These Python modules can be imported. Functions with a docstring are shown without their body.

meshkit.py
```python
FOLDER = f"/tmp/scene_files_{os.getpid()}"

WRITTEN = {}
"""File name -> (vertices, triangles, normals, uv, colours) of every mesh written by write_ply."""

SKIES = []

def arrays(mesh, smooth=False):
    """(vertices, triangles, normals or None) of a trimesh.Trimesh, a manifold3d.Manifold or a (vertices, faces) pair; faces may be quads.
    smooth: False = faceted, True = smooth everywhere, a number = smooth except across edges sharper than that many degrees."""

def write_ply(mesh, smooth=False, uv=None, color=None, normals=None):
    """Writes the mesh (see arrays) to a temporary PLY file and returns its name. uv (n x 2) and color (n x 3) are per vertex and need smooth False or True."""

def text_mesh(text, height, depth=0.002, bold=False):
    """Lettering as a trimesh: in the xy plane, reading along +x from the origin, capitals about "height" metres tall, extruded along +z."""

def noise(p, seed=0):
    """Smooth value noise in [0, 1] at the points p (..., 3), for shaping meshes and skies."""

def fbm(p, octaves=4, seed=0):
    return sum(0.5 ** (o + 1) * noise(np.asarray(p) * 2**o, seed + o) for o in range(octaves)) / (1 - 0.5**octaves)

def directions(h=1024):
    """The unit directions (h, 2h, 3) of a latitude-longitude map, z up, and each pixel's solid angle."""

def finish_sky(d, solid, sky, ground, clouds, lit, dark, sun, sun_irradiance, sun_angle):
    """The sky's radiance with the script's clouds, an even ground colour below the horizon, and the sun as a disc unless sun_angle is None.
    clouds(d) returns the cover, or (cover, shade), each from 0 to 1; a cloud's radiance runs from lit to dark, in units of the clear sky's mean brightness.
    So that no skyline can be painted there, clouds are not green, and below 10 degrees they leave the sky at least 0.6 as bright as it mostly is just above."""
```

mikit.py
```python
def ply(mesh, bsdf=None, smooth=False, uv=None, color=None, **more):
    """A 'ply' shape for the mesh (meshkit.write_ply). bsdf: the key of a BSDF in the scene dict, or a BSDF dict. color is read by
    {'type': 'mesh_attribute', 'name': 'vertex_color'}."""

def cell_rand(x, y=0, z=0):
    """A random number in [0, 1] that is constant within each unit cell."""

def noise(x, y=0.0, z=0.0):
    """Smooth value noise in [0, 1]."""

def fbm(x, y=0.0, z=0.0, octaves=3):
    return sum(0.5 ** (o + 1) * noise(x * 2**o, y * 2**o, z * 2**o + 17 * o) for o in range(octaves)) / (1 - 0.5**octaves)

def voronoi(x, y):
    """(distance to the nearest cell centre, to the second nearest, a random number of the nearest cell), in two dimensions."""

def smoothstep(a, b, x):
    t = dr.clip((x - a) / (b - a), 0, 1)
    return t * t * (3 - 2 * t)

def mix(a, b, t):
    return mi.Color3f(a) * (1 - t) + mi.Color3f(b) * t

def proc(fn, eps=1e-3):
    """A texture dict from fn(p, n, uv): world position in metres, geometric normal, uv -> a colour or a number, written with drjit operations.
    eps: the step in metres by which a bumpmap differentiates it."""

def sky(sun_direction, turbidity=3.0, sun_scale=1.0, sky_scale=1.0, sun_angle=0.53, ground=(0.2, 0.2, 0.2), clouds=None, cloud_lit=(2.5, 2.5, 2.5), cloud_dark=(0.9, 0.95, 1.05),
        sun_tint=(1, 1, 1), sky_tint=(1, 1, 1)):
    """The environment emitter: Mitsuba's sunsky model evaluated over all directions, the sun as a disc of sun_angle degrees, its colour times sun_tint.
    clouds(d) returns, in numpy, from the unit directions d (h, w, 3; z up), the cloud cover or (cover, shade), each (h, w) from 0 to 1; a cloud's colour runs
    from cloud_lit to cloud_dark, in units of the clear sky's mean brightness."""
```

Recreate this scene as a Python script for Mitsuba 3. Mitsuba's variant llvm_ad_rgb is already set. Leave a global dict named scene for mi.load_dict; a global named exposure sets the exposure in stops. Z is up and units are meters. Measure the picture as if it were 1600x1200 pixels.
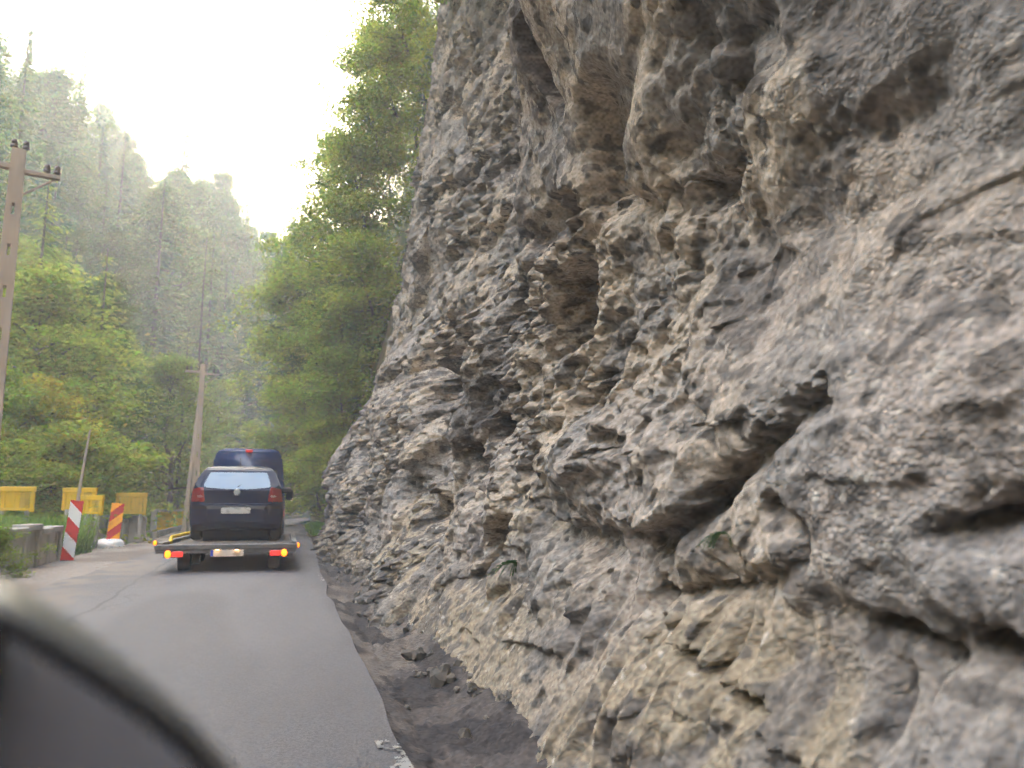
import math, random
import numpy as np, trimesh, manifold3d as m3, mitsuba as mi, drjit as dr
import shapely.geometry as sg
import mikit, meshkit
def nz(p, seed=0):
    """smooth value noise in [0, 1], the pattern of meshkit.noise in 32-bit steps over chunks that fit the cache"""
    p = np.asarray(p, float); q = p.reshape(-1, 3); out = np.empty(len(q), np.float32)
    s0, s1, s2 = (np.uint32(k) for k in (374761393, 668265263, 2147483647)); k3 = np.uint32(1274126177); m = np.uint32(0xFFFFFF); sd = np.uint32(seed * 144665)
    for a in range(0, len(q), 24000):
        c = q[a:a + 24000]; f = np.floor(c); t = (c - f).astype(np.float32); t = t * t * (3 - 2 * t); i = f.astype(np.int64).astype(np.uint32)
        x0, y0, z0 = i[:, 0] * s0 + sd, i[:, 1] * s1, i[:, 2] * s2
        tx, ty, tz = t[:, 0], t[:, 1], t[:, 2]
        def h(v):
            v ^= v >> np.uint32(13); v *= k3; v ^= v >> np.uint32(16); v &= m
            return v.astype(np.float32)
        def edge(yz):
            u = h(x0 + yz); u += (h(x0 + s0 + yz) - u) * tx; return u
        def face(z):
            u = edge(y0 + z); u += (edge(y0 + s1 + z) - u) * ty; return u
        u = face(z0); u += (face(z0 + s2) - u) * tz
        out[a:a + 24000] = u
    return (out / 16777215.0).reshape(p.shape[:-1])
def fb(p, octaves=4, seed=0):
    return sum(.5 ** (o + 1) * nz(np.asarray(p) * 2 ** o, seed + o) for o in range(octaves)) / (1 - .5 ** octaves)
T = mi.ScalarTransform4f
rng = np.random.default_rng(7)
scene, labels = {}, {}
def sst(a, b, x):
    t = np.clip((x - a) / (b - a), 0, 1); return t * t * (3 - 2 * t)

# ------------------------------------------------------------------ camera, sky, exposure
CAM = [0.0, 0.0, 1.05]
FWD = [0.2692, 0.9500, 0.1578]
scene['camera'] = {'type': 'thinlens', 'fov': 66.51, 'fov_axis': 'x', 'near_clip': 0.02, 'far_clip': 3000.0,
                   'aperture_radius': 0.0065, 'focus_distance': 6.0,
                   'to_world': T().look_at(origin=CAM, target=[CAM[i] + FWD[i] for i in range(3)], up=[0, 0, 1])}
SUN = [-0.055, 0.96, 0.262]
scene['daylight'] = mikit.sky(SUN, turbidity=4.0, sun_scale=.8, sky_scale=1.0, sky_tint=(1.05, 1.0, 0.99), sun_tint=(1.0, 0.93, 0.78))
exposure = 6.65
# thin scattering air, added mainly to stand in for lens veiling glare
GLARE_HAZE = .0038
scene['glare_mist'] = {'type': 'homogeneous', 'albedo': {'type': 'rgb', 'value': [.96, .945, .905]}, 'sigma_t': GLARE_HAZE}
scene['camera']['medium'] = {'type': 'ref', 'id': 'glare_mist'}
scene['glare_haze'] = {'type': 'cube', 'to_world': T().translate([0, 190, 72]).scale([262, 360, 78]), 'bsdf': {'type': 'null'}, 'interior': {'type': 'ref', 'id': 'glare_mist'}}
labels['glare_haze'] = {'kind': 'stuff'}

# ------------------------------------------------------------------ materials
def mat(key, col, rough=0.6, spec=0.5, bump=None, metallic=0.0, coat=0.0, two=True):
    c = {'type': 'rgb', 'value': list(col)} if isinstance(col, (tuple, list)) else col
    b = {'type': 'principled', 'base_color': c, 'roughness': rough, 'specular': spec}
    if metallic: b['metallic'] = metallic
    if coat: b['clearcoat'] = coat; b['clearcoat_gloss'] = 0.95
    if bump: b = {'type': 'bumpmap', 'arbitrary': bump[0], 'scale': bump[1], 'bsdf': b}
    scene[key] = {'type': 'twosided', 'bsdf': b} if two else b

N, FBM, SS, MIX = mikit.noise, mikit.fbm, mikit.smoothstep, mikit.mix
def rock_bump(p, n, uv):
    return FBM(p.x * 15, p.y * 15, p.z * 15, 3) + .3 * N(p.x * 110, p.y * 110, p.z * 110)
def rock_col(p, n, uv):
    low = FBM(p.x * .8, p.y * .8, p.z * .8, 2)
    mid = FBM(p.x * 3.1, p.y * 3.1 + 40, p.z * 2.0, 2)
    fine = FBM(p.x * 11, p.y * 11, p.z * 11, 2)
    peb = N(p.x * 24 + 9, p.y * 24, p.z * 24)
    grit = N(p.x * 60, p.y * 60, p.z * 60)
    c = MIX((.315, .272, .240), (.42, .35, .275), SS(.35, .62, low))
    brown = SS(.35, -.35, p.z - .70 - 1.3 * (low - .5))
    c = MIX(c, (.25, .205, .145), brown * .85)
    c = MIX(c, (.15, .138, .132), SS(.55, .72, mid) * .75)
    c = MIX(c, (.09, .08, .072), SS(.56, .76, fine) * .7)
    c = MIX(c, (.225, .208, .195), SS(.58, .70, N(p.x * 1.4 + 5, p.y * 1.4, p.z * 1.4)) * .75)
    lich_shade = .62 * FBM(p.x * 1.9 + 3, p.y * 1.5, p.z * 1.1 + 20, 3) + .38 * fine
    c = MIX(c, (.115, .102, .094), SS(-.03, .05, lich_shade - .61 + .075 * SS(4.5, 7.5, p.y + .4 * p.z)) * .75)  # dark lichen, made denser on far rock to paint in its blocked light
    c = MIX(c, (.105, .092, .09), SS(.60, .78, N(p.y * 1.7, p.x * .5, p.z * .22 + 9)) * SS(.35, .6, fine) * .7)
    c = MIX(c, (.44, .40, .35), SS(.70, .88, peb) * SS(.65, .4, mid) * .8)
    c = MIX(c, (.10, .09, .082), SS(.66, .82, N(p.x * 15 + 3, p.y * 15, p.z * 15 + 8)) * .8)
    return c * (.62 + .76 * grit)
mat('m_rock', mikit.proc(rock_col), .85, .25, (mikit.proc(rock_bump, .002), .032))
mat('m_stone', mikit.proc(lambda p, n, uv: MIX((.07, .062, .056), (.16, .14, .12), FBM(p.x * 21, p.y * 21, p.z * 21, 2))), .85, .25)
def asphalt_col(p, n, uv):
    g = N(p.x * 130, p.y * 130, 0)
    mid = FBM(p.x * 1.3, p.y * .35, 3, 3)
    c = MIX((.066, .063, .069), (.090, .085, .091), SS(.3, .7, mid))
    c = MIX(c, (.062, .058, .063), SS(.54, .68, FBM(p.x * .9 + 8, p.y * .22, 1, 2)) * .6)
    # left shoulder: pale brown dust with its own grain
    edge = SS(-1.9, -3.1, p.x + 1.6 * (FBM(p.x * .8, p.y * .5, 9, 4) - .5))
    c = MIX(c, (.135, .106, .085), edge * SS(.25, .6, FBM(p.x * 3, p.y * 2, 4, 3)))
    # tarred seam and cracks
    seam = dr.abs(p.x + 1.98 - .12 * FBM(p.y * 1.4, 2, 0, 3) + .04 * (p.y - 9))
    c = MIX(c, (.035, .034, .038), SS(.03, .012, seam) * SS(5, 7, p.y) * SS(30, 15, p.y) * .85)
    cr = dr.abs(FBM(p.x * .7 + 30, p.y * .45, 5, 4) - .5)
    c = MIX(c, (.05, .048, .05), SS(.012, .003, cr) * SS(-1.2, -2.0, p.x) * .8)
    return c * (.72 + .56 * g)
mat('m_asphalt', mikit.proc(asphalt_col), .62, .5, (mikit.proc(lambda p, n, uv: N(p.x * 95, p.y * 95, 3) + .6 * N(p.x * 31, p.y * 31, 7), .002), .006))
def dirt_col(p, n, uv):
    a = FBM(p.x * 2.2, p.y * 1.3, p.z * 2, 4)
    c = MIX((.075, .065, .062), (.135, .115, .10), SS(.35, .65, a))
    c = MIX(c, (.035, .032, .034), SS(.50, .62, FBM(p.x * 4 + 5, p.y * 1.6, 2, 4)) * .85)
    return c * (.65 + .7 * N(p.x * 60, p.y * 60, p.z * 60))
mat('m_dirt', mikit.proc(dirt_col), .9, .2, (mikit.proc(lambda p, n, uv: FBM(p.x * 16, p.y * 16, p.z * 16, 4), .003), .05))
def lot_col(p, n, uv):
    a = FBM(p.x * .6, p.y * .5, 1, 4)
    return MIX((.115, .095, .08), (.19, .163, .14), SS(.35, .62, a)) * (.75 + .5 * N(p.x * 25, p.y * 25, 0))
mat('m_lot', mikit.proc(lot_col), .9, .2)
def hill_col(p, n, uv):
    a = FBM(p.x * .5, p.y * .5, p.z * .5, 4)
    return MIX((.035, .05, .016), (.10, .078, .045), SS(.45, .62, a)) * (.6 + .8 * N(p.x * 6, p.y * 6, p.z * 6))
mat('m_hill', mikit.proc(hill_col), .95, .1)
def conc_col(p, n, uv):
    a = FBM(p.x * 2, p.y * 2, p.z * 2, 4)
    c = MIX((.30, .285, .25), (.42, .40, .36), SS(.35, .65, a))
    return MIX(c, (.14, .13, .10), SS(.56, .7, FBM(p.x * 6, p.y * 6, p.z * 1.2, 3)) * .7)
mat('m_concrete', mikit.proc(conc_col), .85, .25)
mat('m_pole', mikit.proc(lambda p, n, uv: MIX((.30, .24, .185), (.44, .365, .285), FBM(p.x * 9, p.y * 9, p.z * 1.5, 3))), .85, .25)
mat('m_bark', mikit.proc(lambda p, n, uv: MIX((.06, .045, .032), (.15, .12, .09), FBM(p.x * 12, p.y * 12, p.z * 2.5, 3))), .9, .15)
scene['m_leaf'] = {'type': 'principledthin', 'base_color': {'type': 'mesh_attribute', 'name': 'vertex_color'}, 'roughness': .6, 'diff_trans': 1.0, 'eta': 1.3}
def worn(a, b, s, k=.6):
    return mikit.proc(lambda p, n, uv: MIX(a, b, SS(.5, .72, FBM(p.x * s, p.y * s, p.z * s, 4)) * k))
mat('m_yellow', worn((.72, .46, .02), (.42, .28, .05), 5, .35), .5)
mat('m_ochre', worn((.55, .36, .03), (.32, .21, .05), 5, .4), .6)
mat('m_orange', worn((.95, .42, .02), (.6, .3, .05), 9, .4), .5)
mat('m_red', worn((.60, .035, .03), (.35, .06, .05), 9, .4), .5)
mat('m_white', worn((.80, .79, .77), (.5, .47, .43), 9, .5), .5)
mat('m_line', mikit.proc(lambda p, n, uv: MIX((.22, .213, .20), (.12, .115, .112), SS(.42, .6, FBM(p.x * 14, p.y * 9, 0, 4)))), .7)
mat('m_navy', (.010, .015, .042), .30, .25)
mat('m_blue', (.008, .026, .085), .32, .5, None, 0, 1.0)
mat('m_dark_paint', (.045, .047, .048), .25, .5, None, 0, 1.0)
mat('m_plastic', (.018, .018, .020), .5, .5)
mat('m_rubber', (.016, .015, .015), .8, .3)
mat('m_carglass', (.010, .022, .036), .04, 1.0, None, 0, 1.0)
mat('m_sky_glass', (.11, .155, .20), .05, 1.0, None, .5, 1.0)  # bluish base puts the reflected sky into the rear glass colour
mat('m_redlens', (.20, .012, .015), .15, .6)
mat('m_steel', worn((.13, .125, .12), (.07, .06, .055), 8), .55, .5, None, .3)
mat('m_deck', worn((.085, .072, .064), (.05, .043, .04), 10), .8)
mat('m_chrome', (.75, .75, .76), .15, .5, None, 1.0)
mat('m_plate', (.55, .55, .53), .4)
mat('m_euband', (.02, .05, .35), .4)
mat('m_mirror', (.82, .83, .85), .05, .5, None, 1.0)
mat('m_ceramic', (.10, .075, .06), .2, .5)
def lamp(rgb):
    return {'type': 'area', 'radiance': {'type': 'rgb', 'value': list(rgb)}}

# ------------------------------------------------------------------ helpers
def key_of(name):
    if name not in scene and name not in labels: return name
    k = 1
    while f'{name}_{k:03d}' in scene or f'{name}_{k:03d}' in labels: k += 1
    return f'{name}_{k:03d}'
def add(key, mesh, bsdf, smooth=False, color=None, light=None):
    key = key_of(key)
    if hasattr(mesh, 'faces') and len(mesh.faces) == 0: print('EMPTY', key); return key
    d = mikit.ply(mesh, bsdf, smooth, None, color)
    if light: d['emitter'] = lamp(light)
    scene[key] = d
    return key
def thing(name, label, cat, group=None):
    k = key_of(name)
    labels[k] = {'label': label, 'category': cat}
    if group: labels[k]['group'] = group
    return k
def struct(key, mesh, bsdf, smooth=False, kind='structure', label=None):
    add(key, mesh, bsdf, smooth)
    labels[key] = {'kind': kind}
    if label: labels[key]['label'] = label
def box(x0, x1, y0, y1, z0, z1, bev=0.0):
    if bev:
        b = m3.Manifold.cube([x1 - x0 - 2 * bev, y1 - y0 - 2 * bev, z1 - z0 - 2 * bev]).translate([x0 + bev, y0 + bev, z0 + bev])
        pts = np.array([[i, j, k] for i in (x0, x1) for j in (y0, y1) for k in (z0, z1)], float)
        c = np.array([(x0 + x1) / 2, (y0 + y1) / 2, (z0 + z1) / 2]); s = np.sign(pts - c)
        allp = np.vstack([pts - s * bev * np.array(a) for a in ((1, 1, 0), (1, 0, 1), (0, 1, 1))])
        return tm(m3.Manifold.hull_points(allp))
    return trimesh.creation.box(bounds=[[x0, y0, z0], [x1, y1, z1]])
def tm(m):
    q = m.to_mesh()
    return trimesh.Trimesh(q.vert_properties[:, :3], q.tri_verts, process=False)
def mf(t):
    return m3.Manifold(m3.Mesh(np.asarray(t.vertices, np.float32), np.asarray(t.faces, np.uint32)))
def cat(*ms): return trimesh.util.concatenate(list(ms))
def tube(pts, radii, sides=8, cap=True):
    p = np.asarray(pts, float); r = np.broadcast_to(radii, (len(p),))
    t = np.gradient(p, axis=0); t /= np.linalg.norm(t, axis=1, keepdims=True) + 1e-12
    ref = np.where(np.abs(t[:, 2:]) < .9, [0, 0, 1.0], [1.0, 0, 0])
    a = np.cross(t, ref); a /= np.linalg.norm(a, axis=1, keepdims=True) + 1e-12
    b = np.cross(t, a); ang = np.arange(sides) * 2 * np.pi / sides
    v = (p[:, None] + r[:, None, None] * (np.cos(ang)[None, :, None] * a[:, None] + np.sin(ang)[None, :, None] * b[:, None])).reshape(-1, 3)
    i, j = np.meshgrid(np.arange(len(p) - 1), np.arange(sides), indexing='ij')
    q = np.stack([i * sides + j, i * sides + (j + 1) % sides, (i + 1) * sides + (j + 1) % sides, (i + 1) * sides + j], -1).reshape(-1, 4)
    f = np.vstack([q[:, [0, 1, 2]], q[:, [0, 2, 3]]])
    if cap:
        n = len(v); v = np.vstack([v, p[0], p[-1]]); k = np.arange(sides); l = (len(p) - 1) * sides
        f = np.vstack([f, np.stack([np.full(sides, n), (k + 1) % sides, k], 1), np.stack([np.full(sides, n + 1), l + k, l + (k + 1) % sides], 1)])
    return trimesh.Trimesh(v, f, process=False)
def sheet(x, y, z):
    """grid mesh from 2-D arrays"""
    h, w = x.shape
    v = np.stack([x, y, z], -1).reshape(-1, 3); i = np.arange(h * w).reshape(h, w)
    q = np.stack([i[:-1, :-1], i[:-1, 1:], i[1:, 1:], i[1:, :-1]], -1).reshape(-1, 4)
    return trimesh.Trimesh(v, np.vstack([q[:, [0, 1, 2]], q[:, [0, 2, 3]]]), process=False)
def P(*cols): return np.stack(np.broadcast_arrays(*cols), -1)


# ------------------------------------------------------------------ valley terrain
def axis_x(y): return np.where(y > 62, (np.maximum(y, 62) - 62) ** 2 / 170.0, 0.0) + (np.maximum(-22 - y, 0)) ** 2 / 60.0
def terrain(x, y):
    x = np.asarray(x, float); y = np.asarray(y, float)
    ax = axis_x(y)
    u = ax - 9.0 - x
    crest = np.interp(y, [-50, 100, 170, 240, 400], [70, 70, 48, 36, 36])
    left = crest * (1 - np.exp(-np.maximum(u, 0) * 1.05 / crest)) * 1.12
    dip = -2.2 * np.exp(-((u + 2.0) / 1.6) ** 2)
    v = x - ax - 1.6 - .5 * (fb(P(y * .25, 0 * y, 0 * y), 3, 7) - .5)
    right = np.where(v > 0, np.where(v < 5.5, 4.4 * v, 24.2 + 1.1 * (v - 5.5)), 0)
    near = np.clip(3.3 * (x - 3.0), 0, 25)
    k = sst(24, 30, y)
    right = right * k + near * (1 - k)
    bump = (fb(P(x * .09, y * .09, 0 * x), 4, 3) - .5) * 5 * sst(0, 14, np.maximum(u, v * k))
    return left + dip + right + bump - .05 - .4 * sst(2.6, 1.4, np.abs(x - ax))
ty = np.concatenate([np.arange(-160, -20, 6), np.arange(-20, 0, 2), np.arange(0, 60, 1.0), np.arange(60, 220, 2.5), np.arange(220, 520, 12)])
tx = np.concatenate([np.arange(-240, -40, 5), np.arange(-40, 0, 1.0), np.arange(0, 14, .35), np.arange(14, 30, 1.0), np.arange(30, 240, 5)])
gx, gy = np.meshgrid(tx, ty)
struct('hillside', sheet(gx, gy, terrain(gx, gy)), 'm_hill', True)

# road (slightly uneven), gravel lot on the left, verge on the right
ry = np.concatenate([np.arange(-60, 0, 1.), np.arange(0, 12, .06), np.arange(12, 110, .5)])
edge_r = .53 + .05 * (nz(P(ry * 1.3, 0 * ry, 0 * ry), 5) - .5) + .06 * (nz(P(ry * .5, 0 * ry, 0 * ry), 6) - .5) + .012 * np.maximum(ry - 10, 0) * (ry < 40) + .36 * (ry >= 40)
edge_l = -3.15 + .5 * (fb(P(ry * .5, 0 * ry, 0 * ry), 3, 8) - .5)
s = np.linspace(0, 1, 36)[None, :]
X = edge_l[:, None] * (1 - s) + edge_r[:, None] * s + axis_x(ry)[:, None]
Y = np.repeat(ry[:, None], 36, 1)
Z = .012 * (fb(P(X * .7, Y * .4, 0 * X), 3, 2) - .5) + .02
struct('road', sheet(X, Y, Z), 'm_asphalt', True)
ly = np.arange(-25, 75, .35); lx = np.linspace(-7.6, -2.4, 30)
LX, LY = np.meshgrid(lx, ly)
LZ = .02 + .05 * (fb(P(LX * .9, LY * .9, 0 * LX), 4, 5) - .5) - .05 * sst(-3.2, -2.5, LX) - 1.2 * sst(-6.6, -7.6, LX)
struct('gravel_lot', sheet(LX, LY, LZ), 'm_lot', True)

def road_edge(y): return np.interp(y, ry, edge_r)
vy = np.concatenate([np.arange(-14, .5, .3), .5 * np.exp(np.linspace(0, math.log(64), 420))])
vt = np.linspace(0, 1, 60)[None, :]
VX = (road_edge(vy)[:, None] - .03) * (1 - vt) + 2.1 * vt
VY = np.repeat(vy[:, None], 60, 1)
prof = np.interp(vt, [0, .03, .12, .25, .36, .5, .75, 1], [.012, .0, -.05, -.045, .03, .10, .30, .5])
VZ = prof + .05 * sst(.05, .3, vt) * (2 * fb(P(VX * 5, VY * 3.2, 0 * VX), 4, 11) - 1) + .02 * (2 * nz(P(VX * 26, VY * 22, 0 * VX), 4) - 1) * sst(.02, .1, vt)
struct('verge', sheet(VX, VY, VZ), 'm_dirt', True)

# worn white edge line: flakes of paint on the asphalt edge
fl_v, fl_f = [], []
def flake_patch(y0, y1, x0, x1, cut, seed):
    ys = np.arange(y0, y1, .011); xs = np.arange(x0, x1, .009)
    a, b = np.meshgrid(xs, ys)
    keep = fb(P(a * 12, b * 6, 0 * a), 5, seed) * .75 + .25 * nz(P(a * 70, b * 60, 0 * a), seed + 1) > cut
    for j, i in zip(*np.nonzero(keep)):
        k = len(fl_v); o = road_edge(b[j, i]) - .54
        zz = .026 + .004
        for dx, dy in ((0, 0), (.009, 0), (.009, .011), (0, .011)): fl_v.append((a[j, i] + dx + o, b[j, i] + dy, zz))
        fl_f.append((k, k + 1, k + 2, k + 3))
flake_patch(2.4, 3.7, .44, .53, .47, 2); flake_patch(11.5, 13.5, .45, .53, .56, 4)
struct('edge_line', (np.array(fl_v), np.array(fl_f)), 'm_line')

# ------------------------------------------------------------------ rock cliff
def seg_dist(y, z, pts):
    """distance in the (y, z) plane of the wall to a polyline, and the side sign (above > 0)"""
    best = np.full(y.shape, 1e9)
    for (ay, az), (by, bz) in zip(pts[:-1], pts[1:]):
        dy, dz = by - ay, bz - az
        t = np.clip(((y - ay) * dy + (z - az) * dz) / (dy * dy + dz * dz), 0, 1)
        best = np.minimum(best, np.hypot(y - ay - t * dy, z - az - t * dz))
    return best
CREV = [  # (points (y, z), half width, depth)
    ([(2.0, 1.37), (2.2, 1.27), (2.47, 1.13), (2.75, 1.01), (3.22, .90)], .055, .16),
    ([(3.04, .62), (2.6, .70), (2.26, .78), (2.01, .89), (2.02, .98), (2.19, 1.06)], .03, .07),
    ([(3.04, .64), (2.81, .46)], .05, .10),
    ([(2.74, .54), (2.35, .47), (2.02, .42)], .03, .10),
    ([(2.59, 2.48), (2.76, 2.41), (3.44, 2.56), (4.01, 2.82)], .05, .10),
    ([(1.63, 2.19), (1.78, 2.22), (2.07, 2.31)], .06, .05),
    ([(2.5, 2.83), (2.99, 3.1)], .12, .07),
    ([(1.3, 2.45), (1.75, 2.7), (2.12, 2.81)], .20, .08),
    ([(1.30, 1.06), (1.49, 1.04)], .035, .16),
    ([(1.28, .78), (1.38, .80)], .05, .18),
    ([(1.75, .78), (1.51, .71)], .035, .14),
    ([(15.06, 3.97), (11.5, 3.0), (9.97, 2.58), (9.04, 1.83), (8.7, 1.35)], .40, .95),
    ([(6.58, 3.4), (5.32, 3.24), (4.66, 2.94)], .13, .20),
    ([(4.6, 1.73), (4.1, 1.61)], .09, .18),
    ([(6.02, 1.84), (5.3, 1.57)], .11, .22),
    ([(3.7, .82), (4.3, .92), (4.9, 1.05)], .10, .16),
    ([(22.0, 3.0), (17.5, 2.2), (15.7, 1.5)], .55, 1.0),
    ([(6.4, 2.86), (5.43, 2.45)], .10, .22),
    ([(7.3, 1.6), (6.6, 1.2), (6.3, 1.0)], .15, .35),
    ([(10.5, 1.3), (9.2, .9), (8.4, .8)], .22, .35),
]
BULG = [(15.3, 6.3, 1.6, 1.5, .55), (10.4, 3.5, 1.0, .75, .40), (7.3, 2.1, .8, .7, .28), (5.6, 2.5, .7, .55, .16), (12.5, 4.8, 1.2, 1.0, .35),
        (18.5, 4.2, 1.6, 1.0, .4), (3.1, 1.35, .5, .4, .12), (4.2, 1.35, .5, .28, .14), (2.6, .85, .35, .16, .05), (21, 9, 3, 2.5, .6), (25, 2.2, 2, 1.4, .35), (3.2, 1.02, .35, .10, .10)]
crng = np.random.default_rng(21)
def facet(q, size, seed):
    """blocky fracture: each cell of a jittered point set is one tilted plane"""
    from scipy.spatial import cKDTree
    r = np.random.default_rng(seed)
    lo, hi = q.min(0) - size, q.max(0) + size
    n = int(np.prod((hi - lo) / size)); n = min(n, 400000)
    c = r.uniform(lo, hi, (n, 3)); g = r.normal(size=(n, 3)) * .55; o = r.normal(size=n) * .22 * size
    _, i = cKDTree(c).query(q)
    return ((q - c[i]) * g[i]).sum(1) + o[i]
def rock_mesh(yy, zz):
    y, z = np.meshgrid(yy, zz)
    nearx = 1.30 + .20 * z - .44 * np.maximum(z - 1.95 - .22 * np.maximum(y - 2, 0), 0) * (1 - sst(4.0, 8.0, y)) * np.clip(6 / np.maximum(z, 6), 0, 1)
    farx = np.interp(z, [-.3, .45, 1.76, 3, 4.27, 6, 9.2, 12.5, 16.2, 19.5, 27], [1.0, 1.05, 1.3, 1.65, 2.1, 2.9, 3.25, 3.65, 4.15, 4.4, 5.8])
    k = sst(6, 18, y)
    x = nearx * (1 - k) + farx * k
    # foot: leans out and up to a lip, an undercut above it
    foot = np.interp(z, [-.3, 0, .35, .62, .8, 1.0, 1.3, 1.8], [-.22, -.16, .0, .14, .18, .12, -.02, 0])
    x = x + foot * (1 - .4 * sst(9, 16, y)) - .16 * (1 - sst(.7, 1.6, z)) * (1 - sst(8, 14, y))
    # inclined overhang added above the view to shade the rock, lip over the road
    x = x - 2.4 * sst(0, 1, (z - 1.4 - .82 * y) / 1.6) * sst(4.5, 7.5, y) * (1 - sst(17, 21, y))
    x = x + np.maximum(0, (y - 25.5) / 2.6) ** 2 * .25
    # buttress that stands proud on the near side of a step
    x = x + .75 * sst(6.3, 6.75, y - .10 * (z - 3.7)) * sst(2.9, 4.2, z) * (1 - .75 * sst(10, 19, y))
    sh = x.shape
    q0 = np.stack([x, y, z], -1).reshape(-1, 3)
    wq = np.stack([fb(q0 * .9, 3, 31), fb(q0 * .9, 3, 32), fb(q0 * .9, 3, 33)], -1) - .5
    q = q0 + wq * .55
    yw, zw = (q[:, 1]).reshape(sh), (q[:, 2]).reshape(sh)
    d = .60 * (fb(q * .33, 3, 41) - .5) * np.clip(.45 + y.ravel() / 14, .45, 1.2)
    rid = 1 - np.abs(2 * fb(q * [1.1, 1.1, .8], 3, 42) - 1)
    d += .24 * (rid - .7)
    m1 = fb(q0 * .55, 2, 43)                      # where the face is knobbly and where it is smoother
    rough = np.clip((m1 - .36) * 4, .30, 1.25)
    far = np.clip(y.ravel() / 9, .55, 1.5)
    bil = np.abs(2 * nz(q * 2.1, 44) - 1); d += .15 * (bil - .4) * rough * far
    bil = np.abs(2 * nz(q * 1.15 + 5, 60) - 1); d += .20 * (bil - .45) * np.clip(y.ravel() / 7, .25, 1.2)
    hol = sst(.60, .78, nz(q * 1.25 + 17, 70)); d -= .36 * hol * sst(2.5, 5, y.ravel())
    bil = np.abs(2 * nz(q * 4.7 + 3, 45) - 1); d += .10 * (bil - .4) * rough * far
    d += .10 * (2 * nz(q * 1.9 + 31, 51) - 1) * rough + .10 * facet(q, .33, 52) * rough
    pit = sst(.64, .80, nz(q * 3.7 + 11, 54)); d -= .15 * pit * rough * far
    # crumbly fins of the foot: steep thin ribs
    lo = 1 - sst(.55, 1.05, q0[:, 2] + .5 * (fb(q0 * [0, 1.1, 0], 3, 56) - .5))
    lean = q[:, 1] - .25 * q[:, 2]
    fin = 1 - np.abs(2 * fb(np.stack([lean * 6.5, q[:, 2] * 1.9, q[:, 0] * 2], -1), 3, 57) - 1)
    d += lo * (.15 * (fin - .62)) + lo * .05 * (2 * nz(np.stack([lean * 17, q[:, 2] * 6, q[:, 0] * 3], -1), 58) - 1)
    d = d.reshape(sh)
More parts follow.
